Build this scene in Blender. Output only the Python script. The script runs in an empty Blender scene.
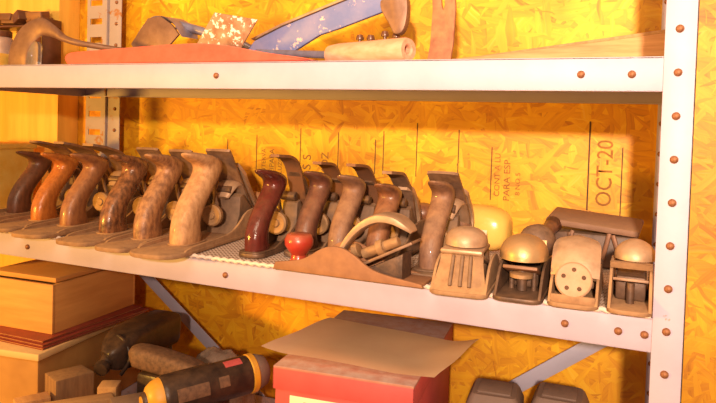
import bpy, bmesh, math, random
from mathutils import Vector, Matrix, Euler, noise
random.seed(7)
PI = math.pi
scn = bpy.context.scene
col = scn.collection

# ------------------------------------------------------------------ camera
def make_camera():
    yaw, pit, rol = .4133, .0305, -.0306
    f = Vector((-math.sin(yaw)*math.cos(pit), math.cos(yaw)*math.cos(pit), -math.sin(pit)))
    r = Vector((math.cos(yaw), math.sin(yaw), 0)); d = f.cross(r)
    r2 = math.cos(rol)*r + math.sin(rol)*d
    d2 = -math.sin(rol)*r + math.cos(rol)*d
    cam = bpy.data.cameras.new('camera'); o = bpy.data.objects.new('camera', cam); col.objects.link(o)
    m = Matrix((r2, -d2, -f)).transposed().to_4x4()
    m.translation = Vector((-.0408, -.7141, -.0775))
    o.matrix_world = m
    cam.sensor_fit = 'HORIZONTAL'; cam.sensor_width = 36
    cam.lens = 658.7/716*36
    cam.shift_y = -(201.5-146.0)/716
    cam.clip_start = .02
    scn.camera = o
make_camera()

# ------------------------------------------------------------------ light
w = bpy.data.worlds.new('world'); scn.world = w; w.use_nodes = True
bg = w.node_tree.nodes['Background']
bg.inputs['Color'].default_value = (1.0, .56, .34, 1); bg.inputs['Strength'].default_value = .30

def lamp(name, kind, loc, energy, color, size=.05, target=None, **k):
    L = bpy.data.lights.new(name, kind); o = bpy.data.objects.new(name, L); col.objects.link(o)
    o.location = loc; L.energy = energy; L.color = color
    if kind == 'POINT': L.shadow_soft_size = size
    if kind == 'AREA': L.size = size
    if target: o.rotation_euler = (Vector(target)-Vector(loc)).to_track_quat('-Z', 'Y').to_euler()
    return o
rl = lamp('room_lamp', 'SPOT', (.12, -1.45, .17), 145, (1.0, .725, .54), .03, target=(-.02, 0, .42))
rl.data.spot_size = math.radians(88); rl.data.spot_blend = 1; rl.data.shadow_soft_size = .03
lamp('side_lamp', 'POINT', (-1.55, -1.15, -.12), 66, (1.0, .50, .07), .08)

lamp('top_fill', 'AREA', (-.25, -1.35, 1.05), 9, (1.0, .74, .50), .8, target=(-.45, .1, -.3))  # added soft fill that brightens upward faces, no actual ceiling fixture

vs = scn.view_settings
vs.view_transform = 'Standard'; vs.look = 'None'; vs.gamma = 1; vs.use_curve_mapping = False
vs.exposure = .72

# ------------------------------------------------------------------ materials
def new_mat(name):
    m = bpy.data.materials.new(name); m.use_nodes = True
    nt = m.node_tree; b = nt.nodes['Principled BSDF']
    return m, nt, b
def N(nt, t, **k):
    n = nt.nodes.new(t)
    for a, v in k.items(): setattr(n, a, v)
    return n
def noise_n(nt, vec, scale, detail=4, rough=.6, dist=0):
    n = N(nt, 'ShaderNodeTexNoise'); n.inputs['Scale'].default_value = scale
    n.inputs['Detail'].default_value = detail; n.inputs['Roughness'].default_value = rough
    n.inputs['Distortion'].default_value = dist
    nt.links.new(vec, n.inputs['Vector']); return n.outputs['Fac']
def mixc(nt, fac, a, b, mode='MIX'):
    n = N(nt, 'ShaderNodeMix', data_type='RGBA', blend_type=mode)
    for s, v in ((0, fac), (6, a), (7, b)):
        if hasattr(v, 'is_linked') or hasattr(v, 'links'): nt.links.new(v, n.inputs[s])
        elif isinstance(v, (int, float)): n.inputs[s].default_value = v
        else: n.inputs[s].default_value = (*v[:3], 1)
    return n.outputs[2]
def ramp(nt, fac, stops, interp='LINEAR'):
    n = N(nt, 'ShaderNodeValToRGB'); n.color_ramp.interpolation = interp
    e = n.color_ramp.elements
    while len(e) < len(stops): e.new(.5)
    for i, (p, c) in enumerate(stops):
        e[i].position = p; e[i].color = (*c[:3], 1) if not isinstance(c, (int, float)) else (c, c, c, 1)
    nt.links.new(fac, n.inputs[0]); return n.outputs[0]
def math_n(nt, op, a, b=None):
    n = N(nt, 'ShaderNodeMath', operation=op)
    for i, v in enumerate((a, b)):
        if v is None: continue
        if isinstance(v, (int, float)): n.inputs[i].default_value = v
        else: nt.links.new(v, n.inputs[i])
    return n.outputs[0]

def grubby(name, c1, c2, scale=30, rough=.6, metal=0, dust=.0, dustc=(.56, .34, .17), bump=.15, spec=.5, coat=0, stretch=None, lo=.35, hi=.65):
    m, nt, b = new_mat(name)
    tc = N(nt, 'ShaderNodeTexCoord'); vec = tc.outputs['Object']
    v0 = vec
    if stretch:
        mp = N(nt, 'ShaderNodeMapping'); mp.inputs['Scale'].default_value = stretch
        nt.links.new(vec, mp.inputs[0]); v0 = mp.outputs[0]
    n1 = noise_n(nt, v0, scale)
    c = mixc(nt, ramp(nt, n1, [(lo, 0), (hi, 1)]), c1, c2)
    r = rough
    if dust:
        g = N(nt, 'ShaderNodeNewGeometry'); sx = N(nt, 'ShaderNodeSeparateXYZ'); nt.links.new(g.outputs['Normal'], sx.inputs[0])
        up = ramp(nt, sx.outputs[2], [(.05, .25), (.8, 1)])
        n2 = ramp(nt, noise_n(nt, vec, 60, 6, .7), [(.35, .35), (.62, 1)])
        d = math_n(nt, 'MULTIPLY', math_n(nt, 'MULTIPLY', up, n2), dust)
        c = mixc(nt, d, c, dustc)
        rr = math_n(nt, 'ADD', math_n(nt, 'MULTIPLY', d, .5), rough)
        nt.links.new(rr, b.inputs['Roughness'])
    else:
        b.inputs['Roughness'].default_value = rough
    nt.links.new(c, b.inputs['Base Color'])
    b.inputs['Metallic'].default_value = metal
    b.inputs['Specular IOR Level'].default_value = spec
    b.inputs['Coat Weight'].default_value = coat
    if bump:
        bp = N(nt, 'ShaderNodeBump'); bp.inputs['Strength'].default_value = bump; bp.inputs['Distance'].default_value = .002
        nt.links.new(noise_n(nt, v0, scale*3, 5), bp.inputs['Height']); nt.links.new(bp.outputs[0], b.inputs['Normal'])
    return m

def osb(name):
    m, nt, b = new_mat(name)
    tc = N(nt, 'ShaderNodeTexCoord'); vec = tc.outputs['Object']
    # wobble
    nz = N(nt, 'ShaderNodeTexNoise'); nz.inputs['Scale'].default_value = 9; nz.inputs['Detail'].default_value = 3
    nt.links.new(vec, nz.inputs['Vector'])
    vm = N(nt, 'ShaderNodeVectorMath', operation='MULTIPLY_ADD'); nt.links.new(nz.outputs['Color'], vm.inputs[0])
    vm.inputs[1].default_value = (.03, .03, .03); nt.links.new(vec, vm.inputs[2]); vec = vm.outputs[0]
    layers = []; heights = []
    for ang, off in ((.15, 0), (.9, 3.1), (-.7, 7.7), (1.7, 12.3), (-.2, 5.5)):
        mp = N(nt, 'ShaderNodeMapping'); mp.inputs['Rotation'].default_value = (0, ang, 0)
        mp.inputs['Location'].default_value = (off, 0, off*.7)
        nt.links.new(vec, mp.inputs[0])
        m2 = N(nt, 'ShaderNodeMapping'); m2.inputs['Scale'].default_value = (17, 1, 85); nt.links.new(mp.outputs[0], m2.inputs[0])
        vo = N(nt, 'ShaderNodeTexVoronoi'); vo.inputs['Scale'].default_value = 1; vo.inputs['Randomness'].default_value = 1
        nt.links.new(m2.outputs[0], vo.inputs['Vector'])
        sp = N(nt, 'ShaderNodeSeparateColor'); nt.links.new(vo.outputs['Color'], sp.inputs[0])
        m3 = N(nt, 'ShaderNodeMapping'); m3.inputs['Scale'].default_value = (7, 1, 260); nt.links.new(mp.outputs[0], m3.inputs[0])
        g = noise_n(nt, m3.outputs[0], 1, 3)
        val = math_n(nt, 'ADD', math_n(nt, 'MULTIPLY', sp.outputs[0], .45), math_n(nt, 'MULTIPLY', g, .55))
        layers.append((val, sp.outputs[1], vo.outputs['Distance']))
    v, pri, dist = layers[0]
    for val, p2, d2 in layers[1:]:
        gt = math_n(nt, 'GREATER_THAN', p2, pri)
        def mx(a, c_):
            n = N(nt, 'ShaderNodeMix', data_type='FLOAT'); nt.links.new(gt, n.inputs[0]); nt.links.new(a, n.inputs[2]); nt.links.new(c_, n.inputs[3]); return n.outputs[0]
        v, pri, dist = mx(v, val), mx(pri, p2), mx(dist, d2)
    c = ramp(nt, v, [(.15, (.48, .18, .006)), (.32, (.74, .33, .006)), (.55, (.88, .45, .007)), (.74, (.93, .54, .012)), (.88, (.95, .62, .08))])
    blot = ramp(nt, noise_n(nt, tc.outputs['Object'], 7, 3), [(.35, (.74, .62, .6)), (.62, (1, 1, 1))])
    c = mixc(nt, 1.0, c, blot, 'MULTIPLY')
    nt.links.new(c, b.inputs['Base Color']); b.inputs['Roughness'].default_value = .55
    bp = N(nt, 'ShaderNodeBump'); bp.inputs['Strength'].default_value = .35; bp.inputs['Distance'].default_value = .002
    nt.links.new(v, bp.inputs['Height']); nt.links.new(bp.outputs[0], b.inputs['Normal'])
    return m

def painted_steel(name, c, rust=.62):
    m, nt, b = new_mat(name)
    tc = N(nt, 'ShaderNodeTexCoord'); vec = tc.outputs['Object']
    c1 = mixc(nt, ramp(nt, noise_n(nt, vec, 14, 5), [(.35, 0), (.7, 1)]), c, tuple(x*.88 for x in c))
    r = ramp(nt, noise_n(nt, vec, 32, 6, .65), [(rust+.06, 0), (rust+.11, 1)])
    c2 = mixc(nt, r, c1, (.36, .15, .05))
    nt.links.new(c2, b.inputs['Base Color']); b.inputs['Roughness'].default_value = .5
    bp = N(nt, 'ShaderNodeBump'); bp.inputs['Strength'].default_value = .1; bp.inputs['Distance'].default_value = .001
    nt.links.new(noise_n(nt, vec, 200, 3), bp.inputs['Height']); nt.links.new(bp.outputs[0], b.inputs['Normal'])
    return m

MT = {}
MT['osb'] = osb('oriented_strand_board')
MT['floor'] = grubby('concrete', (.30, .24, .18), (.22, .17, .12), 6, .9)
MT['steel'] = painted_steel('lavender_white_painted_steel', (.46, .385, .47))
MT['brace'] = painted_steel('grey_painted_steel', (.42, .40, .50), .66)
MT['oldsteel'] = painted_steel('old_grey_steel', (.40, .32, .29), .52)
MT['rust'] = grubby('rusty_bolt', (.20, .075, .03), (.36, .15, .06), 300, .6, .3)
MT['pine'] = grubby('pale_pine', (.92, .56, .09), (.80, .44, .06), 5, .55, stretch=(9, 9, .8))
MT['boxwood'] = grubby('plain_box_wood', (.74, .37, .10), (.62, .28, .07), 7, .7, dust=.2, dustc=(.7, .38, .16), stretch=(1, 1, 10))
MT['crate'] = grubby('crate_wood', (.56, .29, .08), (.40, .19, .05), 9, .75, dust=.3, dustc=(.6, .35, .15))
MT['paleedge'] = grubby('pale_edge', (.80, .55, .26), (.70, .45, .2), 20, .7)
MT['offcut'] = grubby('offcut_wood', (.30, .16, .07), (.20, .10, .045), 22, .8, dust=.4, dustc=(.42, .25, .12), stretch=(8, 8, 1.2))
MT['offpale'] = grubby('pale_offcut', (.52, .30, .12), (.38, .20, .08), 18, .8, dust=.4, stretch=(8, 1, 8))
def liner_mat():
    m, nt, b = new_mat('white_woven_liner'); v = N(nt, 'ShaderNodeTexCoord').outputs['Object']
    sx = N(nt, 'ShaderNodeSeparateXYZ'); nt.links.new(v, sx.inputs[0])
    a = math_n(nt, 'SINE', math_n(nt, 'MULTIPLY', sx.outputs[0], 2*PI/.0068)); c_ = math_n(nt, 'SINE', math_n(nt, 'MULTIPLY', sx.outputs[1], 2*PI/.0068))
    k = ramp(nt, math_n(nt, 'MULTIPLY', a, c_), [(.02, 0), (.30, 1)])
    hole = math_n(nt, 'MULTIPLY', k, math_n(nt, 'GREATER_THAN', sx.outputs[1], .002))
    c = mixc(nt, hole, (.74, .58, .46), (.30, .17, .10))
    nt.links.new(c, b.inputs['Base Color']); b.inputs['Roughness'].default_value = .85; return m
MT['liner'] = liner_mat()
MT['iron'] = grubby('dusty_cast_iron', (.17, .095, .055), (.09, .05, .03), 75, .6, .15, dust=.6, dustc=(.42, .25, .13))
MT['irond'] = grubby('dark_cast_iron', (.06, .035, .025), (.15, .08, .045), 80, .45, .3, dust=.35, dustc=(.38, .22, .12))
MT['sole'] = grubby('tan_dusty_cast_iron', (.33, .18, .085), (.20, .10, .045), 90, .75, dust=.75, dustc=(.52, .30, .14))
MT['blade'] = grubby('tarnished_blade_steel', (.26, .15, .09), (.15, .08, .05), 90, .45, .4, dust=.6, dustc=(.5, .3, .16))
MT['bladeb'] = grubby('brown_blade_steel', (.22, .09, .04), (.14, .06, .03), 60, .5, .3, dust=.3)
MT['nickel'] = grubby('dusty_nickel', (.52, .34, .21), (.38, .23, .13), 70, .42, .4, dust=.6, dustc=(.58, .37, .21))
MT['brass'] = grubby('dull_brass', (.38, .22, .10), (.26, .14, .06), 90, .55, .35, dust=.5)
MT['bronzecap'] = grubby('polished_bronze_cap', (.60, .38, .17), (.46, .27, .11), 60, .38, .6, dust=.5)
MT['redpaint'] = grubby('glossy_red_paint', (.42, .022, .014), (.34, .04, .012), 50, .28, coat=.3, dust=.25)
MT['redtool'] = grubby('faded_red_paint', (.66, .05, .035), (.52, .035, .025), 25, .5, dust=.6, dustc=(.80, .34, .2))
MT['blue'] = None
MT['cream'] = grubby('cream_plastic', (.90, .60, .14), (.86, .54, .11), 20, .25)
MT['black'] = grubby('black_plastic', (.022, .014, .013), (.05, .028, .02), 60, .33, dust=.08, spec=.35)
MT['brownblk'] = grubby('dusty_brown_plastic', (.09, .045, .025), (.20, .10, .05), 160, .65, dust=.3, dustc=(.34, .19, .1))
MT['yellow'] = grubby('yellow_plastic', (.72, .36, .015), (.60, .28, .012), 40, .35, dust=.3)
MT['grey'] = grubby('grey_knit', (.36, .25, .18), (.28, .19, .13), 250, .9, bump=.6)
MT['redbox'] = grubby('red_card_box', (.56, .085, .08), (.50, .07, .065), 25, .6, bump=.03)
MT['redlid'] = grubby('dusty_red_lid', (.44, .17, .10), (.36, .12, .08), 25, .8, dust=.85, dustc=(.50, .36, .31))
MT['paper'] = grubby('tan_paper', (.90, .68, .45), (.84, .61, .39), 12, .85, bump=.05)
MT['label'] = grubby('cream_label', (.88, .80, .56), (.84, .76, .52), 20, .7, bump=0)
MT['ink'] = grubby('black_ink', (.26, .10, .015), (.36, .15, .02), 90, .8, bump=0)
MT['inkline'] = grubby('dark_ink_line', (.07, .03, .012), (.12, .05, .02), 90, .8, bump=0)
MT['bookred'] = grubby('dark_red_cover', (.34, .06, .035), (.26, .045, .03), 30, .5)
MT['pages'] = grubby('page_edges', (.62, .36, .17), (.52, .28, .12), 60, .8)
MT['batt'] = grubby('dusty_taupe_plastic', (.17, .11, .085), (.13, .08, .06), 60, .6, dust=.5, dustc=(.36, .24, .17))
MT['plank'] = grubby('brown_board', (.68, .36, .14), (.50, .23, .08), 12, .7, stretch=(1, 8, 12), dust=.2)
MT['pipewood'] = grubby('pinkish_worn_wood', (.72, .38, .24), (.60, .27, .15), 25, .6, stretch=(1, 5, 5), dust=.2)
MT['rustiron'] = grubby('rusted_iron', (.42, .18, .075), (.30, .11, .05), 60, .75, .1)
MT['hook'] = grubby('dull_grey_brown_iron', (.26, .14, .08), (.18, .09, .05), 45, .5, .3)
MT['adze'] = grubby('blue_grey_iron', (.26, .25, .34), (.18, .15, .18), 40, .4, .3)
MT['tin'] = grubby('pinkish_tin', (.62, .48, .42), (.52, .38, .32), 40, .4, .2)
MT['darkjar'] = grubby('dark_jar', (.10, .04, .02), (.16, .06, .03), 40, .3)
MT['carton'] = grubby('yellow_carton', (.88, .66, .16), (.80, .52, .08), 30, .6)
MT['leather'] = grubby('dark_brown_case', (.07, .04, .03), (.12, .06, .04), 60, .5, dust=.3)
MT['casetop'] = grubby('dusty_case_top', (.26, .14, .085), (.20, .10, .06), 60, .7, dust=.4)
MT['mesh'] = grubby('grey_metal_scrap', (.30, .24, .22), (.20, .14, .11), 120, .6, .3, dust=.4)

def tote_mat(name, a, b, dust, rough=.35):
    return grubby(name, a, b, 150, rough, dust=dust, stretch=(1, 1, .5), coat=.2, dustc=(.48, .27, .13), lo=.38, hi=.64)

def blue_paint():
    m, nt, b = new_mat('chipped_blue_paint')
    v = N(nt, 'ShaderNodeTexCoord').outputs['Object']
    c = mixc(nt, ramp(nt, noise_n(nt, v, 20), [(.4, 0), (.65, 1)]), (.14, .17, .36), (.24, .23, .38))
    chips = ramp(nt, noise_n(nt, v, 55, 5, .7), [(.60, 0), (.64, 1)])
    c = mixc(nt, chips, c, (.70, .48, .40))
    nt.links.new(c, b.inputs['Base Color']); b.inputs['Roughness'].default_value = .45
    return m
MT['blue'] = blue_paint()
def splatter():
    m, nt, b = new_mat('paint_splattered_steel')
    v = N(nt, 'ShaderNodeTexCoord').outputs['Object']
    c = mixc(nt, ramp(nt, noise_n(nt, v, 40), [(.4, 0), (.6, 1)]), (.26, .12, .06), (.40, .22, .12))
    chips = ramp(nt, noise_n(nt, v, 120, 4, .6), [(.54, 0), (.60, 1)])
    c = mixc(nt, chips, c, (.88, .74, .62))
    nt.links.new(c, b.inputs['Base Color']); b.inputs['Roughness'].default_value = .6
    return m
MT['splat'] = splatter()
def glass():
    m, nt, b = new_mat('clear_glass')
    b.inputs['Base Color'].default_value = (.85, .88, .92, 1); b.inputs['Roughness'].default_value = .05
    b.inputs['Transmission Weight'].default_value = .9; return m
MT['glass'] = glass()

# ------------------------------------------------------------------ mesh helpers
def finish(name, bm, mat, parent=None, angle=40, smooth=True):
    bmesh.ops.recalc_face_normals(bm, faces=bm.faces)
    me = bpy.data.meshes.new(name); bm.to_mesh(me); bm.free()
    if smooth:
        me.shade_smooth(); me.set_sharp_from_angle(angle=math.radians(angle))
    if isinstance(mat, str): mat = MT[mat]
    me.materials.append(mat)
    o = bpy.data.objects.new(name, me); col.objects.link(o)
    if parent: o.parent = parent
    return o
def BM(): return bmesh.new()
def merge(bm, tmp, M=None):
    if M is not None: bmesh.ops.transform(tmp, matrix=M, verts=tmp.verts)
    me = bpy.data.meshes.new('tmp'); tmp.to_mesh(me); tmp.free(); bm.from_mesh(me); bpy.data.meshes.remove(me)
def T(x=0, y=0, z=0): return Matrix.Translation((x, y, z))
def RX(a): return Matrix.Rotation(math.radians(a), 4, 'X')
def RY(a): return Matrix.Rotation(math.radians(a), 4, 'Y')
def RZ(a): return Matrix.Rotation(math.radians(a), 4, 'Z')
def box(bm, x0, x1, y0, y1, z0, z1, bev=.0, M=None, seg=2):
    t = bmesh.new(); bmesh.ops.create_cube(t, size=1)
    bmesh.ops.transform(t, matrix=T((x0+x1)/2, (y0+y1)/2, (z0+z1)/2) @ Matrix.Diagonal((x1-x0, y1-y0, z1-z0, 1)), verts=t.verts)
    if bev: bmesh.ops.bevel(t, geom=list(t.edges), offset=bev, segments=seg, affect='EDGES', profile=.5)
    merge(bm, t, M)
def prism(bm, pts, t0, t1, axis='y', bev=0, M=None, seg=2):
    """polygon pts (a,b); axis y: (x,z) extruded over y; axis z: (x,y) over z; axis x: (y,z) over x"""
    t = bmesh.new()
    def P(a, b, c):
        return {'y': (a, c, b), 'z': (a, b, c), 'x': (c, a, b)}[axis]
    v0 = [t.verts.new(P(a, b, t0)) for a, b in pts]; v1 = [t.verts.new(P(a, b, t1)) for a, b in pts]
    t.faces.new(v0); t.faces.new(v1[::-1])
    n = len(pts)
    for i in range(n): t.faces.new((v0[i], v0[(i+1) % n], v1[(i+1) % n], v1[i]))
    bmesh.ops.recalc_face_normals(t, faces=t.faces)
    if bev:
        es = [e for e in t.edges if (e.verts[0] in v0 and e.verts[1] in v0) or (e.verts[0] in v1 and e.verts[1] in v1)]
        bmesh.ops.bevel(t, geom=es, offset=bev, segments=seg, affect='EDGES', profile=.5)
    merge(bm, t, M)
def loft(bm, rings, cap=True, closed=True, M=None):
    t = bmesh.new(); R = [[t.verts.new(p) for p in r] for r in rings]
    n = len(R[0])
    for a, b in zip(R, R[1:]):
        for i in range(n if closed else n-1):
            t.faces.new((a[i], a[(i+1) % n], b[(i+1) % n], b[i]))
    if cap:
        t.faces.new(R[0][::-1]); t.faces.new(R[-1])
    merge(bm, t, M)
def spline(pts, n=8):
    """Catmull-Rom through rows of floats"""
    out = []
    P = [pts[0]] + list(pts) + [pts[-1]]
    for i in range(1, len(P)-2):
        for k in range(n):
            t = k/n
            out.append(tuple(.5*((2*b) + (-a+c)*t + (2*a-5*b+4*c-d)*t*t + (-a+3*b-3*c+d)*t**3) for a, b, c, d in zip(P[i-1], P[i], P[i+1], P[i+2])))
    out.append(tuple(pts[-1])); return out
def sweep(bm, path, seg=14, up=(0, 0, 1), n=6, square=False, M=None):
    """path rows: x,y,z,half_width(side),half_height(up); smooth"""
    P = spline(path, n) if n > 1 else path
    rings = []; up = Vector(up)
    for i, p in enumerate(P):
        a = Vector(P[max(0, i-1)][:3]); b = Vector(P[min(len(P)-1, i+1)][:3])
        t = (b-a).normalized(); s = t.cross(up)
        s = s.normalized() if s.length > 1e-4 else Vector((1, 0, 0)); u = s.cross(t)
        c = Vector(p[:3]); ring = []
        for k in range(seg):
            th = 2*PI*k/seg; ca, sa = math.cos(th), math.sin(th)
            if square:
                q = .45; ca = math.copysign(abs(ca)**q, ca); sa = math.copysign(abs(sa)**q, sa)
            ring.append(c + s*ca*p[3] + u*sa*p[4])
        rings.append(ring)
    loft(bm, rings, M=M)
def lathe(bm, prof, seg=24, M=None):
    """prof rows (r,z) along z axis"""
    rings = [[(max(r, 1e-5)*math.cos(2*PI*k/seg), max(r, 1e-5)*math.sin(2*PI*k/seg), z) for k in range(seg)] for r, z in prof]
    loft(bm, rings, M=M)
def between(p, q):
    """matrix mapping local z axis 0..1 length onto p->q (no scale)"""
    p, q = Vector(p), Vector(q)
    return Matrix.Translation(p) @ (q-p).to_track_quat('Z', 'Y').to_matrix().to_4x4()
def rod(bm, p, q, r, r2=None, seg=16):
    L = (Vector(q)-Vector(p)).length; r2 = r2 or r; b = min(r, r2, L/2)*.18
    lathe(bm, [(r-b, 0), (r, b), (r2, L-b), (r2-b, L)], seg, between(p, q))
def rrect(x0, x1, y0, y1, r, n=5, rs=None):
    rs = rs or (r, r, r, r); out = []
    for (cx, cy, a0), rr in zip(((x1, y1, 0), (x0, y1, 90), (x0, y0, 180), (x1, y0, 270)), rs):
        sx = -1 if cx == x1 else 1; sy = -1 if cy == y1 else 1
        for k in range(n+1):
            a = math.radians(a0+90*k/n); out.append((cx+sx*rr+rr*math.cos(a), cy+sy*rr+rr*math.sin(a)))
    return out

def tag(o, label, cat, group=None, kind=None):
    o['label'] = label; o['category'] = cat
    if group: o['group'] = group
    if kind: o['kind'] = kind
    return o
def thing(name, label, cat, loc=(0, 0, 0), rz=0, group=None):
    o = bpy.data.objects.new(name, None); col.objects.link(o); o.empty_display_size = .02
    o.location = loc; o.rotation_euler = (0, 0, math.radians(rz)); return tag(o, label, cat, group)
def struct(name, bm, mat, parent=None):
    o = finish(name, bm, mat, parent)
    if not parent: o['kind'] = 'structure'
    return o

UP, MID, LOW = 0.0, -.26, -.57          # shelf top levels
ZM = MID + .0042                        # top of liner
WALL = .34

# ------------------------------------------------------------------ setting
b = BM(); box(b, -1.30, 1.2, WALL, WALL+.015, -1.2, .8); wall = struct('wall_back', b, 'osb')
b = BM(); box(b, -3.0, 1.2, -2.4, WALL+.015, -1.23, -1.2); struct('floor', b, 'floor')
b = BM(); box(b, -2.2, -1.16, .285, WALL-.0005, -1.2, .8, .002); struct('trim_1', b, 'pine')
# side shelf board left of the rack
b = BM(); box(b, -1.75, -1.115, .06, .285, -.018, 0, .001); struct('trim_2', b, 'pine')
b = BM(); box(b, -1.75, -1.115, .02, .285, -.278, -.26, .001); struct('trim_3', b, 'pine')

def wall_text(s, x, z, size, font_scale=(1, 1), mat='ink', rot=90):
    cu = bpy.data.curves.new('t', 'FONT'); cu.body = s; cu.size = size; cu.align_x = 'LEFT'
    cu.offset = size*.004; cu.resolution_u = 3
    t = bpy.data.objects.new('t', cu); col.objects.link(t)
    bpy.context.view_layer.update()
    dg = bpy.context.evaluated_depsgraph_get()
    me = bpy.data.meshes.new_from_object(t.evaluated_get(dg))
    bpy.data.objects.remove(t)
    me.name = 'stencilled_lettering'; me.materials.clear(); me.materials.append(MT[mat])
    o = bpy.data.objects.new('stencilled_lettering', me); col.objects.link(o); o.parent = wall
    # text plane: x' right, y' up -> face -y ; rotated so it reads upwards
    M = Matrix.Translation((x, WALL-.0006, z)) @ Matrix.Rotation(math.radians(-rot), 4, 'Y') @ Matrix.Rotation(PI/2, 4, 'X') @ Matrix.Diagonal((font_scale[0], font_scale[1], 1, 1))
    me.transform(M)
    return o
def wall_line(x, z0, z1, wd=.0016, xt=None):
    b = BM(); xt = x if xt is None else xt
    v = [b.verts.new(p) for p in ((x-wd/2, WALL-.0006, z0), (x+wd/2, WALL-.0006, z0), (xt+wd/2, WALL-.0006, z1), (xt-wd/2, WALL-.0006, z1))]
    b.faces.new(v); return finish('printed_line', b, 'inkline', wall)
wall_text('OCT-20', -.087, -.188, .034, (.86, .95))
wall_text('CONT A LU', -.254, -.184, .0125, (1.05, 1))
wall_text('PARA ESP', -.238, -.190, .0150, (1.05, .95))
wall_text('8 NO 5', -.222, -.180, .0105, (1.1, 1))
wall_text('S S', -.595, -.160, .024)
wall_text('4OZ', -.560, -.165, .020)
wall_text('NTERVA', -.690, -.170, .012)
wall_text('SEIPARA', -.672, -.176, .014)
wall_text('LUZO', -.655, -.170, .012)
for x, z0, z1 in ((-.1205, -.195, -.060), (-.0735, -.200, -.098), (-.268, -.190, -.105), (-.323, -.165, -.079), (-.617, -.160, -.085), (-.541, -.160, -.090), (-.395, -.16, -.07), (-.455, -.16, -.085), (-.470, -.16, -.10), (-.71, -.17, -.10), (-.775, -.16, -.11)):
    wall_line(x, z0, z1, .0016 if x != -.1205 else .0022)

# ------------------------------------------------------------------ the rack
XL, XR, YB = -1.10, 0.0, .304
FH = .0346
rack = thing('metal_shelving_rack', 'lavender white steel shelving rack with bolted angle posts standing against the strand board wall', 'shelving rack', (0, 0, 0))
def shelf(z, mid=False):
    b = BM(); t = .0016
    x0, x1, y0, y1 = XL+.002, XR-.002, .0015, YB-.0045
    box(b, x0, x1, y0, y1, z-t, z)
    box(b, x0, x1, y0, y0+t, z-FH, z, .0006)
    box(b, x0, x1, y0, y0+.012, z-FH, z-FH+t, .0005)
    box(b, x0, x1, y1-t, y1, z-FH, z)
    box(b, x0, x1, y1-.012, y1, z-FH, z-FH+t)
    box(b, x0, x0+t, y0, y1, z-FH, z); box(b, x1-t, x1, y0, y1, z-FH, z)
    # stiffening channel across the underside, front to back
    for cx in (-.275, -.55, -.825): box(b, cx-.012, cx+.012, y0+.012, y1-.012, z-.016, z-t)
    o = finish('shelf', b, 'steel', rack); return o
shelves = {z: shelf(z) for z in (UP, MID, LOW)}
def bolt(parent, x, y, z, axis='-y', r=.0040, mat='rust'):
    b = BM(); lathe(b, [(r, 0), (r, .0008), (r*.85, .0020), (r*.5, .0030), (r*.1, .0034)], 14, RX(90))
    o = finish('bolt', b, mat, parent); o.location = (x, y, z); return o
def angle_post(x, y, sx, sy, w1=.029, w2=.029, z0=-1.2, z1=.40):
    b = BM(); t = .0018
    xa, xb = sorted((x, x+sx*w1)); ya, yb = sorted((y, y+sy*t)); box(b, xa, xb, ya, yb, z0, z1, .0006)
    xa, xb = sorted((x, x+sx*t)); ya, yb = sorted((y, y+sy*w2)); box(b, xa, xb, ya, yb, z0, z1, .0006)
    return finish('post', b, 'steel', rack)
p1 = angle_post(0, -.0005, -1, 1)
p2 = angle_post(XL, -.0005, 1, 1)
p3 = angle_post(0, YB, -1, -1)
# rear left post: wide slotted face plus a narrow folded face
b = BM()
t = .0018; pitch = .0375
box(b, XL, XL+.008, YB-.002, YB, -1.2, .40); box(b, XL+.040, XL+.058, YB-.002, YB, -1.2, .40)
z = -1.2
while z < .395:
    box(b, XL+.008, XL+.040, YB-.002, YB, z+.012, min(z+pitch, .40)); z += pitch
box(b, XL+.056, XL+.060, YB-.010, YB, -1.2, .40, .0008)
box(b, XL+.060, XL+.092, YB-.004, YB-.002, -1.2, .40, .0006)
p4 = finish('post', b, 'oldsteel', rack); p4['label'] = 'grime-stained slotted rear post'
PZ = [.0265+.0425*k for k in range(7)] + [.0265-.0425*k for k in range(1, 28)]
for zz in PZ:
    if -.60 < zz < .3:
        bolt(p1, -.0160, -.0006, zz)
        bolt(p3, -.0235, YB-.0020, zz-.003, r=.0036)
        bolt(p4, XL+.080, YB-.0042, zz, r=.0036)
for z, xs in ((UP, (-.0575, -.106, -.560, -1.02)), (MID, (-.0355, -.060, -.112, -.538, -.90))):
    for x in xs: bolt(shelves[z], x, .0014, z-.0175)
def brace(x0, z0, x1, z1, y):
    b = BM(); L = math.hypot(x1-x0, z1-z0); a = math.degrees(math.atan2(z1-z0, x1-x0))
    M = T(x0, y, z0) @ RY(-a); box(b, 0, L, -.0008, .0008, -.011, .011, .0004, M)
    return finish('brace', b, 'brace', rack)
brace(-1.08, -.279, -.03, -1.03, YB-.003-.0005); brace(-.02, -.325, -1.05, -1.11, YB-.001)

# woven liner on the middle shelf: one sheet with raised knots
b = BM(); nx, ny = 420, 120
x0, x1, y0, y1 = -1.06, -.0305, .0005, .296
rows = []
for j in range(ny+1):
    r_ = []
    for i in range(nx+1):
        x = x0+(x1-x0)*i/nx; y = y0+(y1-y0)*j/ny
        h = .0026*abs(math.sin(i*PI/2*1.0+.4))*abs(math.sin(j*PI/2+.4)) if (i % 2 == 0) ^ (j % 2 == 0) else 0
        r_.append(b.verts.new((x, y, MID+.0022+h)))
    rows.append(r_)
for j in range(ny):
    for i in range(nx): b.faces.new((rows[j][i], rows[j][i+1], rows[j+1][i+1], rows[j+1][i]))
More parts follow.
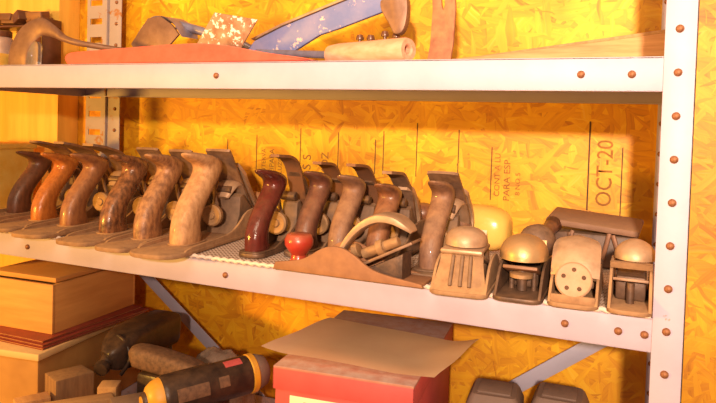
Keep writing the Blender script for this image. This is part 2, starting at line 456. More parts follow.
# rolled, corded front edge
n = 520; rings = []
for k in range(n+1):
    x = x0+(x1-x0)*k/n; tw = k*1.05
    rings.append([(x, -.0006+.0026*math.cos(2*PI*q/8+tw*.0)*(1+.28*math.sin(tw+2*PI*q/8)), MID+.0028+.0026*math.sin(2*PI*q/8)*(1+.28*math.sin(tw+2*PI*q/8))) for q in range(8)])
loft(b, rings)
tag(finish('shelf_liner', b, 'liner'), 'white woven non-slip liner with corded front edge covering the middle metal shelf', 'shelf liner')

# ------------------------------------------------------------------ bench planes
def tote_bm(H, lean=1.0, thick=.0135, horn=1.0, fat=1.0):
    """S-curved rear handle; y forward (towards toe), base back edge at y=0"""
    tab = [(0, -4, 46, 1.1), (.05, -4, 44, 1.15), (.18, -3, 40, 1.12), (.30, 2, 43, 1.12), (.44, 13, 54, 1.15), (.58, 28, 70, 1.18), (.70, 42, 83, 1.2), (.78, 48, 90, 1.22),
           (.85, 44, 93, 1.2), (.905, 29, 90, 1.15), (.945, 17, 82, 1.05), (.975, 12, 72, .85), (.99, 12, 60, .6), (1.0, 15, 46, .3)]
    s = H/115.0
    dx0 = 0
    P = spline([(z*H, yb*s, yf*s, th*thick) for z, yb, yf, th in tab], 5)
    rings = []
    for z, yb, yf, th in P:
        zz = z/H
        yb *= 1; c = (yb+yf)/2+(lean-1)*zz*.03; h = (yf-yb)/2*fat
        if zz > .84: c -= (horn-1)*.004; h += (horn-1)*.004
        ring = []
        for k in range(18):
            a = 2*PI*k/18; ca, sa = math.cos(a), math.sin(a)
            e = .8
            yy = c + h*math.copysign(abs(ca)**e, ca); xx = th*math.copysign(abs(sa)**e, sa)
            # tip of the horn dips a little at the back, crown rises at front
            dz = -.010*max(0, zz-.8)*5*(.4 if ca > 0 else 0)*abs(ca) * (H/.115)
            ring.append((xx, yy, z+dz))
        rings.append(ring)
    b = BM(); loft(b, rings); return b

def plate_path(bm, path, hw, th, corners=.3):
    """curved plate in the yz plane, path rows (y,z), half width hw along x with clipped top corners"""
    P = spline(path, 6); n = len(P); rings = []
    for i, (y, z) in enumerate(P):
        a = P[max(0, i-1)]; c = P[min(n-1, i+1)]; d = Vector((c[0]-a[0], c[1]-a[1])).normalized()
        nrm = Vector((-d[1], d[0]))*th/2
        f = i/(n-1); w = hw
        if f > 1-corners*.35: w = hw*(1-.45*((f-(1-corners*.35))/(corners*.35)))
        rings.append([(-w, y-nrm[0], z-nrm[1]), (w, y-nrm[0], z-nrm[1]), (w, y+nrm[0], z+nrm[1]), (-w, y+nrm[0], z+nrm[1])])
    loft(bm, rings)

def knob_of(r, mouth, y1, tote):
    ky = min(mouth+.045, y1-.028)
    b = BM(); lathe(b, [(.016, .005), (.017, .009), (.012, .014), (.0095, .022), (.013, .030), (.0185, .038), (.020, .046), (.017, .055), (.009, .060), (.001, .061)], 24, T(0, ky, 0)); finish('front_knob', b, tote, r)
    return r
def bench_plane(label, tx, ty, rot, H, tote, W=.066, off=.065, itop=.10, ih=.128, L=.33, body='sole', kind='straight', iron='blade', lean=1.0, horn=1.0, wheel=True, mlen=None, thick=.0135, dz=0, fat=1.0):
    """tx,ty: world point of the tote's back foot; local y forward; heel at y=-off"""
    r = thing('bench_plane', label, 'hand plane', (tx, ty, ZM), rot, 'bench planes lined up on the middle shelf')
    # body: sole plate with rounded heel plus two cheeks
    b = BM(); y0, y1 = -off, L-off
    prism(b, rrect(-W/2, W/2, y0, y1, .012, 5, rs=(.012, .012, W*.36, W*.36)), 0, .006, 'z', .0014)
    # low raised rim along the heel
    mouth = itop+(mlen or (.095 if kind == 'hook' else .120))
    ck = [(y0+.03, .004), (y0+.05, .010), (itop-.03, .013), (itop+.005, .024), (itop+.035, .041), (mouth-.015, .044), (mouth+.012, .040), (mouth+.035, .020), (min(mouth+.055, y1-.015), .012), (y1-.008, .009), (y1-.008, .004)]
    for sx in (-1, 1):
        xa, xb = sorted((sx*(W/2-.0007), sx*(W/2-.0042))); prism(b, spline(ck[:-1], 3)+[ck[-1]], xa, xb, 'x', .0006)
    finish('body', b, body, r)
    b = BM(); sw = .017
    prism(b, rrect(-.0185, .0185, -.006, .056, .014), .006, .0078, 'z', .0006); finish('handle_base', b, body, r)
    b = tote_bm(H-.007, lean, thick, horn, fat)
    bmesh.ops.translate(b, verts=b.verts, vec=(0, 0, .007)); o = finish('tote', b, tote, r, 60)
    s_ = (H-.007)/.115
    b = BM(); lathe(b, [(.0055, 0), (.0055, .002), (.003, .003)], 14, T(0, .062*s_, H-.0105) @ RX(-22)); finish('screw', b, 'brass', r)
    # frog
    b = BM()
    prism(b, [(itop+.012, .006), (itop+.028, .035), (itop+.030, .062), (itop+.040, .066), (mouth-.008, .010), (mouth-.008, .006)], -W*.33, W*.33, 'x', .003)
    finish('frog', b, 'iron', r)
    # cutting iron and cap
    hw = {'straight': .0205, 'bent': .019, 'hook': .0125}[kind]
    if kind == 'bent':
        path = [(mouth+.003, .001), (itop+.078, .044), (itop+.052, .084), (itop+.022, ih-.014), (itop-.012, ih-.003), (itop-.046, ih+.004)]
    elif kind == 'straight':
        path = [(mouth+.003, .001), (itop+.080, .044), (itop+.042, .086), (itop+.006, ih-.006), (itop-.002, ih)]
    else:   # bent back at the top like a hook
        path = [(mouth+.003, .001), (itop+.070, .044), (itop+.052, .084), (itop+.036, ih-.016), (itop+.014, ih-.002), (itop-.022, ih+.002)]
    b = BM(); plate_path(b, path, hw, .004); finish('cutting_iron', b, iron, r)
    off_ = .007
    p2 = [(mouth-.006+off_, .010), (itop+.080+off_, .048+off_*.5), (itop+.052+off_, .080+off_*.6), (itop+.034+off_, ih-.030+off_)]
    b = BM(); plate_path(b, p2, hw*1.05, .007, .6); finish('lever_cap', b, 'nickel' if iron == 'blade' else 'irond', r)
    b = BM(); sweep(b, [(0, itop+.020, .060, .010, .004), (0, itop+.034, .078, .018, .007), (0, itop+.052, .074, .020, .009), (0, itop+.078, .048, .019, .008), (0, itop+.098, .024, .016, .005)], 14, n=4)
    if kind != 'hook': finish('cap_hump', b, 'nickel', r)
    else: b.free()
    b = BM(); rod(b, (-.012, itop+.026, .072), (.012, itop+.026, .072), .0065, seg=14); finish('lock_screw', b, 'irond', r)
    if wheel:
        b = BM(); M = T(-.002, itop-.004, .036) @ RX(90)
        prof = [(.004, -.016), (.004, -.002), (.014, -.002), (.0165, 0), (.0165, .006), (.014, .008), (.012, .0075), (.0065, .0068), (.005, .009), (.001, .009)]
        lathe(b, prof, 24, M); finish('adjusting_wheel', b, 'brass', r)
        if mlen: return knob_of(r, mouth, y1, tote)
        b = BM(); sweep(b, [(-.002, itop+.006, .050, .003, .003), (-.002, itop-.002, .066, .003, .002), (.002, itop-.010, .082, .004, .002), (.006, itop-.014, .094, .006, .003)], 10, n=4, up=(0, 1, 0)); finish('lateral_lever', b, 'blade', r)
    return knob_of(r, mouth, y1, tote)

t_dark = tote_mat('dark_brown_tote', (.17, .06, .028), (.09, .032, .016), .25)
t_orange = tote_mat('orange_brown_tote', (.52, .17, .03), (.36, .11, .02), .15, .22)
t_mid = tote_mat('brown_tote', (.33, .13, .045), (.20, .07, .028), .35)
t_brindle = tote_mat('dark_worn_tote', (.07, .026, .014), (.30, .12, .045), .22, .25)
t_mottled = tote_mat('mottled_brown_tote', (.16, .065, .03), (.42, .20, .08), .40, .42)
t_tan = tote_mat('dusty_tan_tote', (.60, .32, .14), (.36, .17, .065), .65, .6)
t_red = tote_mat('polished_dark_red_tote', (.11, .014, .012), (.07, .010, .008), .14, .14)
t_plum = tote_mat('brown_plum_tote', (.15, .05, .03), (.09, .03, .02), .30, .35)
t_taupe = tote_mat('dusty_taupe_tote', (.24, .115, .062), (.14, .06, .035), .50, .5)
t_hazel = tote_mat('hazel_brown_tote', (.24, .09, .038), (.14, .05, .025), .30, .32)

bench_plane('brown dusty bench plane with dark handle, leftmost of the row on the middle shelf', -1.053, .094, 6, .116, t_dark, W=.070, off=.11, itop=.095, kind='bent')
bench_plane('bench plane with glossy orange-brown handle, second from the left in the row', -.956, .062, 6, .118, t_orange, W=.064, off=.085, itop=.095, ih=.130, kind='bent')
bench_plane('bench plane with plain mid-brown handle, third from the left in the row', -.875, .048, 6, .121, t_mid, W=.070, off=.085, itop=.095, ih=.130, kind='bent')
bench_plane('bench plane with shiny dark worn handle, fourth from the left in the row', -.775, .030, 6, .124, t_brindle, W=.070, off=.075, ih=.131)
bench_plane('bench plane with mottled brown handle between the dark worn one and the big tan one', -.700, .020, 6, .129, t_mottled, W=.060, off=.070, ih=.131)
bench_plane('large dusty bench plane with thick tan handle and broad rounded heel', -.628, .014, 6, .134, t_tan, W=.076, off=.070, itop=.105, ih=.135, thick=.0155)
bench_plane('bench plane with polished dark red handle, standing just left of the red knob', -.516, .024, 3, .116, t_red, W=.038, off=.006, ih=.131, L=.27, body='irond', kind='hook', iron='bladeb', itop=.085, fat=.86, thick=.0125)
bench_plane('bench plane with plum brown handle rising directly behind the small red knob', -.466, .070, 3, .114, t_plum, W=.046, off=.016, ih=.122, L=.26, body='iron', kind='hook', iron='bladeb', itop=.07, fat=.86, thick=.0125)
bench_plane('bench plane with dusty taupe handle rising behind the arched brown side of the low plane', -.413, .066, 1, .112, t_taupe, W=.050, off=.018, ih=.122, L=.26, body='iron', kind='hook', iron='bladeb', itop=.07, fat=.86, thick=.0125)
bench_plane('bench plane with hazel handle partly hidden behind the arched lever of the low plane', -.359, .068, 0, .104, t_hazel, W=.050, off=.018, ih=.115, L=.26, body='iron', kind='hook', iron='blade', itop=.065, fat=.86, thick=.0125)
bench_plane('bench plane with dusty dark handle, rightmost of the row, beside the cream rounded object', -.279, .044, 0, .114, t_taupe, W=.044, off=.018, ih=.122, L=.185, body='iron', iron='blade', itop=.058, mlen=.065, fat=.80, thick=.012)

# ------------------------------------------------------------------ low plane seen from its side, with red knob
def low_side_plane():
    r = thing('block_plane', 'low plane lying sideways at the shelf edge with red front knob and arched lever', 'hand plane', (-.36, 0, ZM))
    X = -.36
    # side profile relative to X
    prof = [(-.455, 0), (-.452, .009), (-.431, .0125), (-.416, .016), (-.404, .022), (-.390, .031), (-.376, .0355), (-.360, .034), (-.345, .027), (-.332, .018), (-.318, .012), (-.300, .0085), (-.280, .006), (-.264, .004), (-.262, 0)]
    pts = [(a-X, z) for a, z in prof]; pts = [pts[0]] + spline(pts[1:-1], 4) + [pts[-1]]
    b = BM()
    prism(b, pts, -.019, -.0145, 'y', .0007); prism(b, pts, .0275, .032, 'y', .0007)
    prism(b, rrect(-.4535-X, -.2635-X, -.0182, .0312, .012), .0004, .004, 'z', .0008)
    finish('body', b, grubby('reddish_brown_cast_side', (.30, .13, .05), (.22, .09, .035), 50, .65, dust=.55, dustc=(.42, .20, .09)), r)
    b = BM()
    lathe(b, [(.011, .004), (.012, .006), (.010, .010), (.0095, .015), (.014, .021), (.0178, .027), (.0182, .034), (.0155, .040), (.0135, .0415), (.001, .0415)], 28, T(-.435-X, .010, 0))
    finish('front_knob', b, 'redpaint', r)['label'] = 'glossy red knob'
    b = BM()   # iron wedge plate rising to the right
    M = T(-.357-X, .0065, .006) @ RY(-27)
    box(b, 0, .088, -.018, .018, 0, .0035, .0008, M); finish('cutting_iron', b, 'blade', r)
    b = BM()   # frog wedge
    prism(b, [(-.350-X, .004), (-.290-X, .034), (-.290-X, .004)], -.010, .022, 'y', .001); finish('frog', b, 'irond', r)
    b = BM()   # arched lever cap
    pth = [(-.372, .028, .010, .0035), (-.362, .044, .012, .004), (-.345, .061, .015, .0048), (-.325, .071, .017, .0055), (-.305, .071, .018, .0052), (-.290, .064, .016, .0035), (-.283, .058, .010, .002)]
    sweep(b, [(a-X, .006, z, w_, h_) for a, z, w_, h_ in pth], 14, n=5, square=True); finish('lever', b, 'nickel', r)
    b = BM(); rod(b, (-.345-X, .004, .026), (-.300-X, .004, .046), .0062); rod(b, (-.326-X, .004, .0345), (-.318-X, .004, .038), .0095, seg=20); finish('adjusting_screw', b, 'brass', r)
    b = BM(); rod(b, (-.357-X, .004, .028), (-.350-X, .004, .031), .0085, seg=20); finish('adjusting_wheel', b, 'brass', r)
    return r
low_side_plane()

# ------------------------------------------------------------------ block planes seen from the heel
def dome(bm, cx, cy, z0, rx, ry, rz, power=2.0, n=10, seg=24, flat=.0):
    rings = [[(cx+rx*math.cos(2*PI*k/seg), cy+ry*math.sin(2*PI*k/seg), z0-flat) for k in range(seg)]] if flat else []
    for i in range(n+1):
        a = PI/2*i/n; c = math.cos(a)**(2/power) if i < n else .02; s = math.sin(a)
        rings.append([(cx+rx*c*math.cos(2*PI*k/seg), cy+ry*c*math.sin(2*PI*k/seg), z0+rz*s) for k in range(seg)])
    loft(bm, rings)
def heel_body(b, W, L, hk, flare=0):
    y1 = L
    prism(b, rrect(-W/2-flare, W/2+flare, 0, y1, .010, 5, rs=(.014, .014, .012, .012)), 0, .0045, 'z', .001)
    ck = spline([(.004, .004), (.012, .012), (.030, hk*.8), (.055, hk), (.085, hk*.95), (.115, hk*.45), (y1-.012, .012), (y1-.006, .004)], 4)
    for sx in (-1, 1):
        xa, xb = sorted((sx*(W/2-.0006), sx*(W/2-.0036))); prism(b, ck, xa, xb, 'x', .0006)
def block_plane_domed(label, x, y, rot, W, capmat, bodymat, cap_z, cap_r, inner='irond', lip=True):
    r = thing('block_plane', label, 'hand plane', (x, y, ZM), rot, 'block planes at the front of the middle shelf')
    b = BM(); heel_body(b, W, .150, .036, .001); finish('body', b, bodymat, r)
    rx, ry, rz = cap_r
    b = BM(); dome(b, 0, .048, cap_z, rx, ry, rz, 2.3, flat=.004)
    # tongue running down to the mouth
    loft(b, [[(-rx*.8, .070, cap_z-.004), (rx*.8, .070, cap_z-.004), (rx*.8, .072, cap_z+rz*.6), (-rx*.8, .072, cap_z+rz*.6)],
             [(-rx*.75, .112, .012), (rx*.75, .112, .012), (rx*.75, .116, .018), (-rx*.75, .116, .018)]])
    finish('lever_cap', b, capmat, r)
    if lip:
        b = BM(); box(b, -rx*.98, rx*.98, .016, .075, cap_z-.0105, cap_z-.0055, .002); finish('cap_lip', b, capmat, r)
    b = BM(); M = T(0, .030, cap_z-.013) @ RX(-18); box(b, -W*.36, W*.36, -.010, .075, -.0018, .0018, .0006, M); finish('cutting_iron', b, inner if inner != 'irond' else 'bladeb', r)
    b = BM(); rod(b, (0, .040, .004), (0, .040, cap_z-.012), .0055); rod(b, (-.012, .046, .004), (-.012, .046, cap_z-.014), .003); rod(b, (.012, .046, .004), (.012, .046, cap_z-.014), .003)
    finish('adjusting_screw', b, inner, r)
    b = BM(); lathe(b, [(.008, -.003), (.0125, -.002), (.0125, .002), (.008, .003)], 20, T(0, .034, cap_z*.52)); finish('adjusting_wheel', b, 'brass', r)
    b = BM(); box(b, -W*.30, W*.30, .056, .095, .0045, .024, .003); finish('frog', b, inner, r)
    b = BM(); lathe(b, [(.010, .004), (.008, .010), (.012, .018), (.013, .026), (.008, .031), (.001, .032)], 20, T(0, .130, 0)); finish('front_knob', b, inner, r)
    return r
pb = block_plane_domed('dusty tan block plane with flared heel and pale dome cap, leftmost of the front group', -.2195, -.034, 4, .062, 'nickel', 'sole', .053, (.0235, .026, .016), inner='sole')
b = BM()   # flared curved heel apron and swept side wing of this plane
rings = []
for i in range(9):
    f = i/8; z = .0045+.040*f; hw = .030-.007*math.sin(f*PI/2); y = .004+.022*f**.6
    rings.append([(-hw, y, z), (-hw*.5, y-.002, z), (0, y-.0025, z), (hw*.5, y-.002, z), (hw, y, z), (hw, y+.003, z), (0, y+.001, z), (-hw, y+.003, z)])
loft(b, rings); finish('heel_apron', b, 'sole', pb)
for xx in (-.009, .002, .012):
    b = BM(); rod(b, (xx, .0045, .010), (xx*.9, .0185, .041), .0022, seg=10); finish('rib', b, 'iron', pb)
block_plane_domed('dark block plane with shiny bronze dome cap standing between two tan ones', -.1590, -.026, 1, .050, 'bronzecap', 'irond',   .043, (.0262, .030, .022), lip=False)

def block_plane_disc():
    r = thing('block_plane', 'tan block plane with round five-hole disc below a tall arched cap', 'hand plane', (-.104, -.021, ZM), 1, 'block planes at the front of the middle shelf')
    b = BM(); heel_body(b, .050, .15, .034, 0); box(b, -.022, .022, .006, .010, .004, .012, .001); finish('body', b, 'sole', r)
    # tongue shaped cap, steep towards the viewer, with an arched outline
    b = BM(); rings = []
    for i in range(13):
        f = i/12
        y = .022+.045*f**1.6; z = .030+.036*math.sin(f*PI/2)
        w_ = .0245*(1-.0*f) if f < .5 else .0245*math.sqrt(max(.02, 1-((f-.5)/.5)**2.4))
        ring = []
        for k in range(9):
            u = -1+2*k/8; ring.append((w_*u, y+.006*u*u, z-.003*u*u))
        for k in range(8, -1, -1):
            u = -1+2*k/8; ring.append((w_*u*.94, y+.006+.006*u*u, z-.004-.003*u*u))
        rings.append(ring)
    loft(b, rings); finish('lever_cap', b, 'nickel', r)
    b = BM(); box(b, -.019, .019, .050, .11, .010, .046, .004, T(0, 0, 0)); finish('frog', b, 'iron', r)
    M = T(0, .014, .0265) @ RX(74)
    b = BM(); lathe(b, [(.017, -.005), (.0185, -.003), (.0185, .002), (.017, .0035), (.0155, .003), (.001, .003)], 32, M); d = finish('disc', b, grubby('tan_disc', (.46, .28, .17), (.38, .22, .12), 70, .6, .1, dust=.3), r)
    for k in range(5):
        a = math.radians(90+72*k); b = BM()
        lathe(b, [(.0023, .0029), (.0023, .0034), (.0001, .0034)], 10, M @ T(.0105*math.cos(a), .0105*math.sin(a), 0)); finish('hole', b, 'inkline', d)
    b = BM(); rod(b, (0, .02, .024), (0, .06, .026), .004); finish('adjusting_screw', b, 'brass', r)
    b = BM(); box(b, -.017, .017, .060, .075, .030, .034, .001, RX(-10)); finish('cutting_iron', b, 'blade', r)
    return r
block_plane_disc()

def block_plane_open():
    r = thing('block_plane', 'tan block plane with lens-shaped cap, beside the right-hand shelf post', 'hand plane', (-.0505, -.018, ZM), 0, 'block planes at the front of the middle shelf')
    W = .042
    b = BM(); heel_body(b, W, .15, .045, 0)
    # heel frame arch
    loft(b, [[(-W/2+.001, .012+.0, z) for z in (.004,)]*0 + p for p in [
        [(-W/2+.001, .030, .0405), (W/2-.001, .030, .0405), (W/2-.001, .033, .0405), (-W/2+.001, .033, .0405)],
        [(-W/2+.001, .026, .0470), (W/2-.001, .026, .0470), (W/2-.001, .036, .0470), (-W/2+.001, .036, .0470)]]])
    finish('body', b, 'sole', r)
    b = BM(); dome(b, .003, .056, .0500,   .0208, .024, .0185, 1.7, flat=.002); finish('lever_cap', b, 'nickel', r)
    b = BM(); box(b, -.015, .015, .045, .10, .0045, .030, .003); finish('frog', b, 'irond', r)
    b = BM(); M = T(0, .026, .030) @ RX(-12); box(b, -.017, .017, 0, .09, -.0015, .0015, .0005, M); finish('cutting_iron', b, 'blade', r)
    b = BM(); rod(b, (0, .034, .004), (0, .034, .026), .004); finish('adjusting_screw', b, 'irond', r)
    return r
block_plane_open()

# ------------------------------------------------------------------ behind the block planes
b = BM()
M = T(-.2660, .252, ZM) @ RZ(-8)
n = 22; rings = []
for i in range(n+1):
    a = -PI/2+PI*i/n; x = .050*math.copysign(abs(math.sin(a))**.8, math.sin(a)); s = max(.03, math.cos(a)**.55)
    rings.append([(x, .030*s*math.copysign(abs(math.cos(t_))**.8, math.cos(t_)), .034+.0335*s*math.copysign(abs(math.sin(t_))**.8, math.sin(t_))) for t_ in [2*PI*k/24 for k in range(24)]])
loft(b, rings, M=M)
tag(finish('plastic_case', b, 'cream', None, 80), 'smooth cream rounded plastic case against the wall behind the front block planes', 'case')

# dark round knobbed handle
r = thing('wooden_mallet', 'dark round-headed wooden turned tool between bronze capped and disc block planes', 'mallet', (-.166, .128, ZM), -10)
b = BM(); lathe(b, [(.004, 0), (.015, .003), (.022, .012), (.0235, .024), (.020, .036), (.013, .044), (.010, .05)], 26, T(0, -.008, .032) @ RX(-76)); finish('head', b, 'leather', r, 70)
b = BM(); lathe(b, [(.010, .045), (.009, .07), (.0115, .09), (.010, .078), (.004, .080)], 20, T(0, -.008, .032) @ RX(-76)); finish('handle', b, t_dark, r)
b = BM(); box(b, -.020, .020, -.004, .05, 0, .014, .003); finish('rest', b, 'irond', r)

r = thing('tool_case', 'dark flat case with dusty brown lid leaning behind the right-hand block planes', 'case', (-.100, .222, ZM), -3)
b = BM(); box(b, -.052, .050, -.010, .050, 0, .044, .004); finish('body', b, 'leather', r)
b = BM(); box(b, -.062, .056, -.022, .055, .0, .009, .003, T(0, 0, .0515) @ RY(4) @ RX(6)); finish('lid', b, 'casetop', r)
for i, (xx, zz, an) in enumerate(((-.040, .010, 20), (-.015, .008, -25), (.012, .012, 12), (.036, .008, -18))):
    b = BM(); box(b, -.003, .003, -.016, -.011, 0, .040, .0015, T(xx, 0, zz) @ RY(an)); finish('strap', b, 'bladeb', r)

# ------------------------------------------------------------------ upper shelf
# hooked tool
r = thing('curved_adze', 'hooked grey-brown iron tool with long thin shank, leftmost on the top shelf', 'hand tool', (-.93, .06, UP))
def rel(p, o): return tuple(a-b_ for a, b_ in zip(p, o))
O = (-.93, .06, 0)
b = BM(); sweep(b, [(*rel(p, O), w_, h_) for p, w_, h_ in (((-.990, .05, .001), .020, .0018), ((-.987, .05, .026), .020, .0024), ((-.975, .055, .052), .019, .0028), ((-.950, .06, .067), .015, .0035), ((-.924, .062, .060), .010, .0055), ((-.902, .064, .048), .006, .006))], 12, up=(0, 1, 0), n=6)
for v in b.verts: pass
finish('blade', b, 'hook', r)
b = BM(); sweep(b, [(*rel(p, O), q, q) for p, q in (((-.906, .063, .050), .006), ((-.87, .066, .040), .0048), ((-.80, .10, .030), .0042), ((-.70, .13, .018), .0042), ((-.66, .14, .0045), .0042))], 12, n=5); finish('shank', b, 'hook', r)

# square headed adze behind the red bar
r = thing('hand_adze', 'square blue-grey iron adze head with short shank, behind the long red bar', 'hand tool', (-.778, .16, UP))
b = BM()
O = (-.76, .16, 0)
ring = []
pth = [(-.052, .0, .046), (-.040, .0, .066), (-.018, .0, .088), (.008, .0, .091), (.030, .0, .080), (.044, 0, .062)]
P = spline(pth, 4); rings = []
for i, (x, y, z) in enumerate(P):
    f = i/(len(P)-1); d = .004
    # strap folded over: front edge drops down to make the blade face
    rings.append([(x, -.020, z), (x+.004, .022, z+.002), (x+.004, .022, z-.004), (x+.002, -.016, z-.005)])
loft(b, rings)
finish('eye', b, 'adze', r, 60)
b = BM(); prism(b, [(-.054, .047), (-.020, .088), (.006, .091), (.030, .076), (.044, .060), (-.002, .018), (-.020, .0), (-.030, .010), (-.040, .026)], -.022, -.017, 'y', .0012); finish('blade', b, 'hook', r)
b = BM(); sweep(b, [(.020, .005, .080, .008, .008), (.045, .010, .074, .0075, .0075), (.075, .015, .066, .007, .007), (.13, .03, .050, .006, .006), (.20, .05, .010, .005, .005)], 12, n=4); finish('shank', b, 'adze', r)

# splattered scraper
r = thing('scraper', 'flat tilted scraper plate spattered with white paint, on the top shelf', 'scraper', (-.60, .105, UP))
b = BM(); M = T(0, 0, 0) @ RX(14)
prism(b, [(-.098, 0), (-.026, .084), (.046, .071), (.012, .030), (-.012, 0)], -.0015, .0015, 'y', .0006, M=M); finish('blade', b, 'splat', r)
b = BM(); sweep(b, [(-.055, .006, .016, .008, .005), (-.040, .03, .012, .008, .006), (-.02, .09, .0085, .010, .008), (0, .12, .0085, .010, .008)], 12, n=4); finish('tang', b, 'adze', r)

# red bar
b = BM()
prism(b, spline([(-.836, .001), (-.842, .010), (-.832, .018), (-.79, .0205), (-.70, .0245), (-.64, .0265), (-.60, .0270), (-.555, .0235), (-.49, .0125), (-.440, .0060), (-.420, .002)], 3), .012, .040, 'y', .0012)
tag(finish('pry_bar', b, 'redtool', None, 22), 'long faded red bar tapering to the right along the edge of the top shelf', 'bar')

# blue saw / blade with grey end lug
r = thing('blue_blade_tool', 'chipped blue painted blade rising to a grey lug end on the top shelf', 'hand tool', (-.45, .14, UP))
O = (-.45, .14, 0)
b = BM(); prism(b, [(-.185, .0005), (-.140, .046), (-.092, .066), (.000, .096), (.080, .122), (.092, .096), (.076, .084), (.00, .060), (-.030, .052), (-.085, .022), (-.150, 0.0005)], -.004, .004, 'y', .0015); finish('blade', b, 'blue', r)
b = BM(); prism(b, [(-.141, .047), (-.092, .067), (.000, .097), (.080, .123), (.078, .1275), (-.002, .1005), (-.093, .0705), (-.146, .049)], -.006, .006, 'y', .001); finish('spine', b, 'nickel', r)
b = BM(); prism(b, spline([(.066, .082), (.064, .095), (.074, .108), (.070, .128), (.082, .138), (.092, .130), (.094, .112), (.104, .095), (.104, .070), (.098, .052), (.086, .050), (.078, .064), (.066, .082)], 3)[:-1], -.008, .008, 'y', .003); finish('lug', b, 'hook', r)

# wooden tube handle with tang
r = thing('wooden_cylinder', 'pinkish worn wooden cylinder handle with hollow end and thin steel tang, on top shelf', 'tool handle', (-.36, .06, UP))
b = BM(); p, q = Vector((-.078, .028, .0165)), Vector((.052, -.022, .0160)); L = (q-p).length
lathe(b, [(.006, 0), (.0135, .003), (.0150, .020), (.0150, L-.004), (.0135, L), (.0075, L), (.0055, L-.002), (.0055, L-.02), (.0001, L-.02)], 28, between(p, q)); finish('grip', b, 'pipewood', r)
b = BM(); rod(b, (-.215, .060, .0270), (-.074, .027, .0168), .0042, .0052); finish('tang', b, 'adze', r)
b = BM(); lathe(b, [(.0055, -.0006), (.0005, -.0005)], 20, between(p, q) @ T(0, 0, L-.012)); finish('socket', b, 'irond', r)

# small dark bolts sticking up behind the handle
for x, h, lab in ((-.4218, .0520, 'leftmost of four small dark bolts behind the wooden cylinder handle'), (-.4050, .0512, 'second from the left of four small dark bolts behind the wooden cylinder handle'),
                  (-.3835, .0560, 'third from the left and tallest of four small dark bolts behind the wooden cylinder handle'), (-.3665, .0535, 'rightmost of four small dark bolts behind the wooden cylinder handle')):
    b = BM(); rod(b, (0, 0, 0), (0, 0, h-.006), .0025, seg=10); lathe(b, [(.0055, 0), (.006, .002), (.0045, .007), (.001, .008)], 12, T(0, 0, h-.007))
    o = finish('carriage_bolt', b, 'darkjar'); o.location = (x, .15, UP)
    tag(o, lab, 'bolt', 'dark bolts behind the wooden handle')

# rusty forked iron
r = thing('forked_iron', 'upright rusty orange forked iron strap standing at the middle of the top shelf', 'hand tool', (-.286, .095, UP), 0)
b = BM()
out = [(-.0200, 0), (-.0165, .012), (-.0150, .030), (-.0140, .075), (-.0150, .125), (-.0030, .125), (-.0020, .080), (.0000, .074), (.0020, .080), (.0030, .125), (.0150, .125), (.0165, .075), (.0155, .030), (.0140, .012), (.0150, 0)]
prism(b, out, -.003, .003, 'y', .001)
for v in b.verts: v.co.y += .010*math.sin(v.co.z/.125*PI)
finish('blade', b, 'rustiron', r)

# rough board at the back right
b = BM(); prism(b, [(-.33, .0005), (-.33, .024), (-.20, .036), (-.10, .047), (-.012, .057), (-.012, .0005)], .235, .262, 'y', .0015)
tag(finish('board_offcut', b, 'plank'), 'long brown wedge-shaped board lying at the back right of the top shelf', 'board')
b = BM(); prism(b, [(-.30, .0278), (-.20, .0372), (-.10, .0482), (-.014, .0582), (-.014, .0640), (-.10, .0530), (-.20, .0405)], .250, .290, 'y', .001)
tag(finish('thin_board', b, 'offpale'), 'thin paler strip of wood lying on top of the wedge-shaped brown board', 'board')

# left group of containers on the side shelf
def jar(name, label, x, y, r_, h, mat, lid=None, lidmat='rust', base=0.0):
    t = thing(name, label, 'container', (x, y, base))
    b = BM(); lathe(b, [(r_*.9, 0), (r_, .003), (r_, h*.78), (r_*.92, h*.86), (r_*.8, h*.9), (r_*.8, h)], 24); finish('body', b, mat, t)
    if lid:
        b = BM(); lathe(b, [(r_*.86, h*.9), (r_*.88, h*.91), (r_*.88, h*1.03), (r_*.8, h*1.05), (.001, h*1.05)], 24); finish('lid', b, lidmat, t)
    return t
jar('tin_can', 'dusty pinkish tin can with dark lid, far left of the upper level', -1.225, .20, .026, .085, 'tin', True, 'darkjar')
jar('glass_jar', 'small clear glass jar with rusty lid seen under the hooked tool', -1.150, .215, .016, .075, 'glass', True)
jar('dark_jar', 'small dark squat jar beside the pale pine panel', -1.135, .165, .010, .036, 'darkjar', True, 'darkjar')
for i, (x, y, w_, h, lab) in enumerate(((-1.262, .150, .020, .045, 'yellow carton at the far left edge of the upper level'), (-1.168, .150, .018, .038, 'small yellow carton seen through the arch of the hooked tool'), (-1.200, .115, .016, .030, 'low yellow carton in front of the tin can'))):
    t = thing('carton', lab, 'box', (x, y, 0)); b = BM(); box(b, -w_, w_, -.014, .014, 0, h, .001); finish('body', b, 'carton', t)
    b = BM(); box(b, -w_*.6, w_*.6, -.0146, -.0139, h*.3, h*.7); finish('panel', b, 'label', t)
t = thing('parts_tray', 'dark rusty tray heaped with hardware above the tin can, far left', 'tray', (-1.215, .245, 0), 5)
b = BM(); box(b, -.07, .07, -.02, .03, .100, .104, .001); box(b, -.07, -.067, -.02, .03, 0, .118, .001); box(b, .067, .07, -.02, .03, 0, .118, .001); finish('tray', b, 'darkjar', t)
for k in range(16):
    b = BM(); h = .008+.012*random.random()
    prism(b, rrect(-h, h, -h*.7, h*.7, .003), 0, h, 'z', .001, M=T(-.06+.008*k, random.uniform(-.008, .015), .105+random.uniform(0, .014)) @ RZ(random.uniform(0, 90)) @ RX(random.uniform(-30, 30)))
    finish('hardware_piece', b, random.choice(['rust', 'darkjar', 'bladeb']), t)
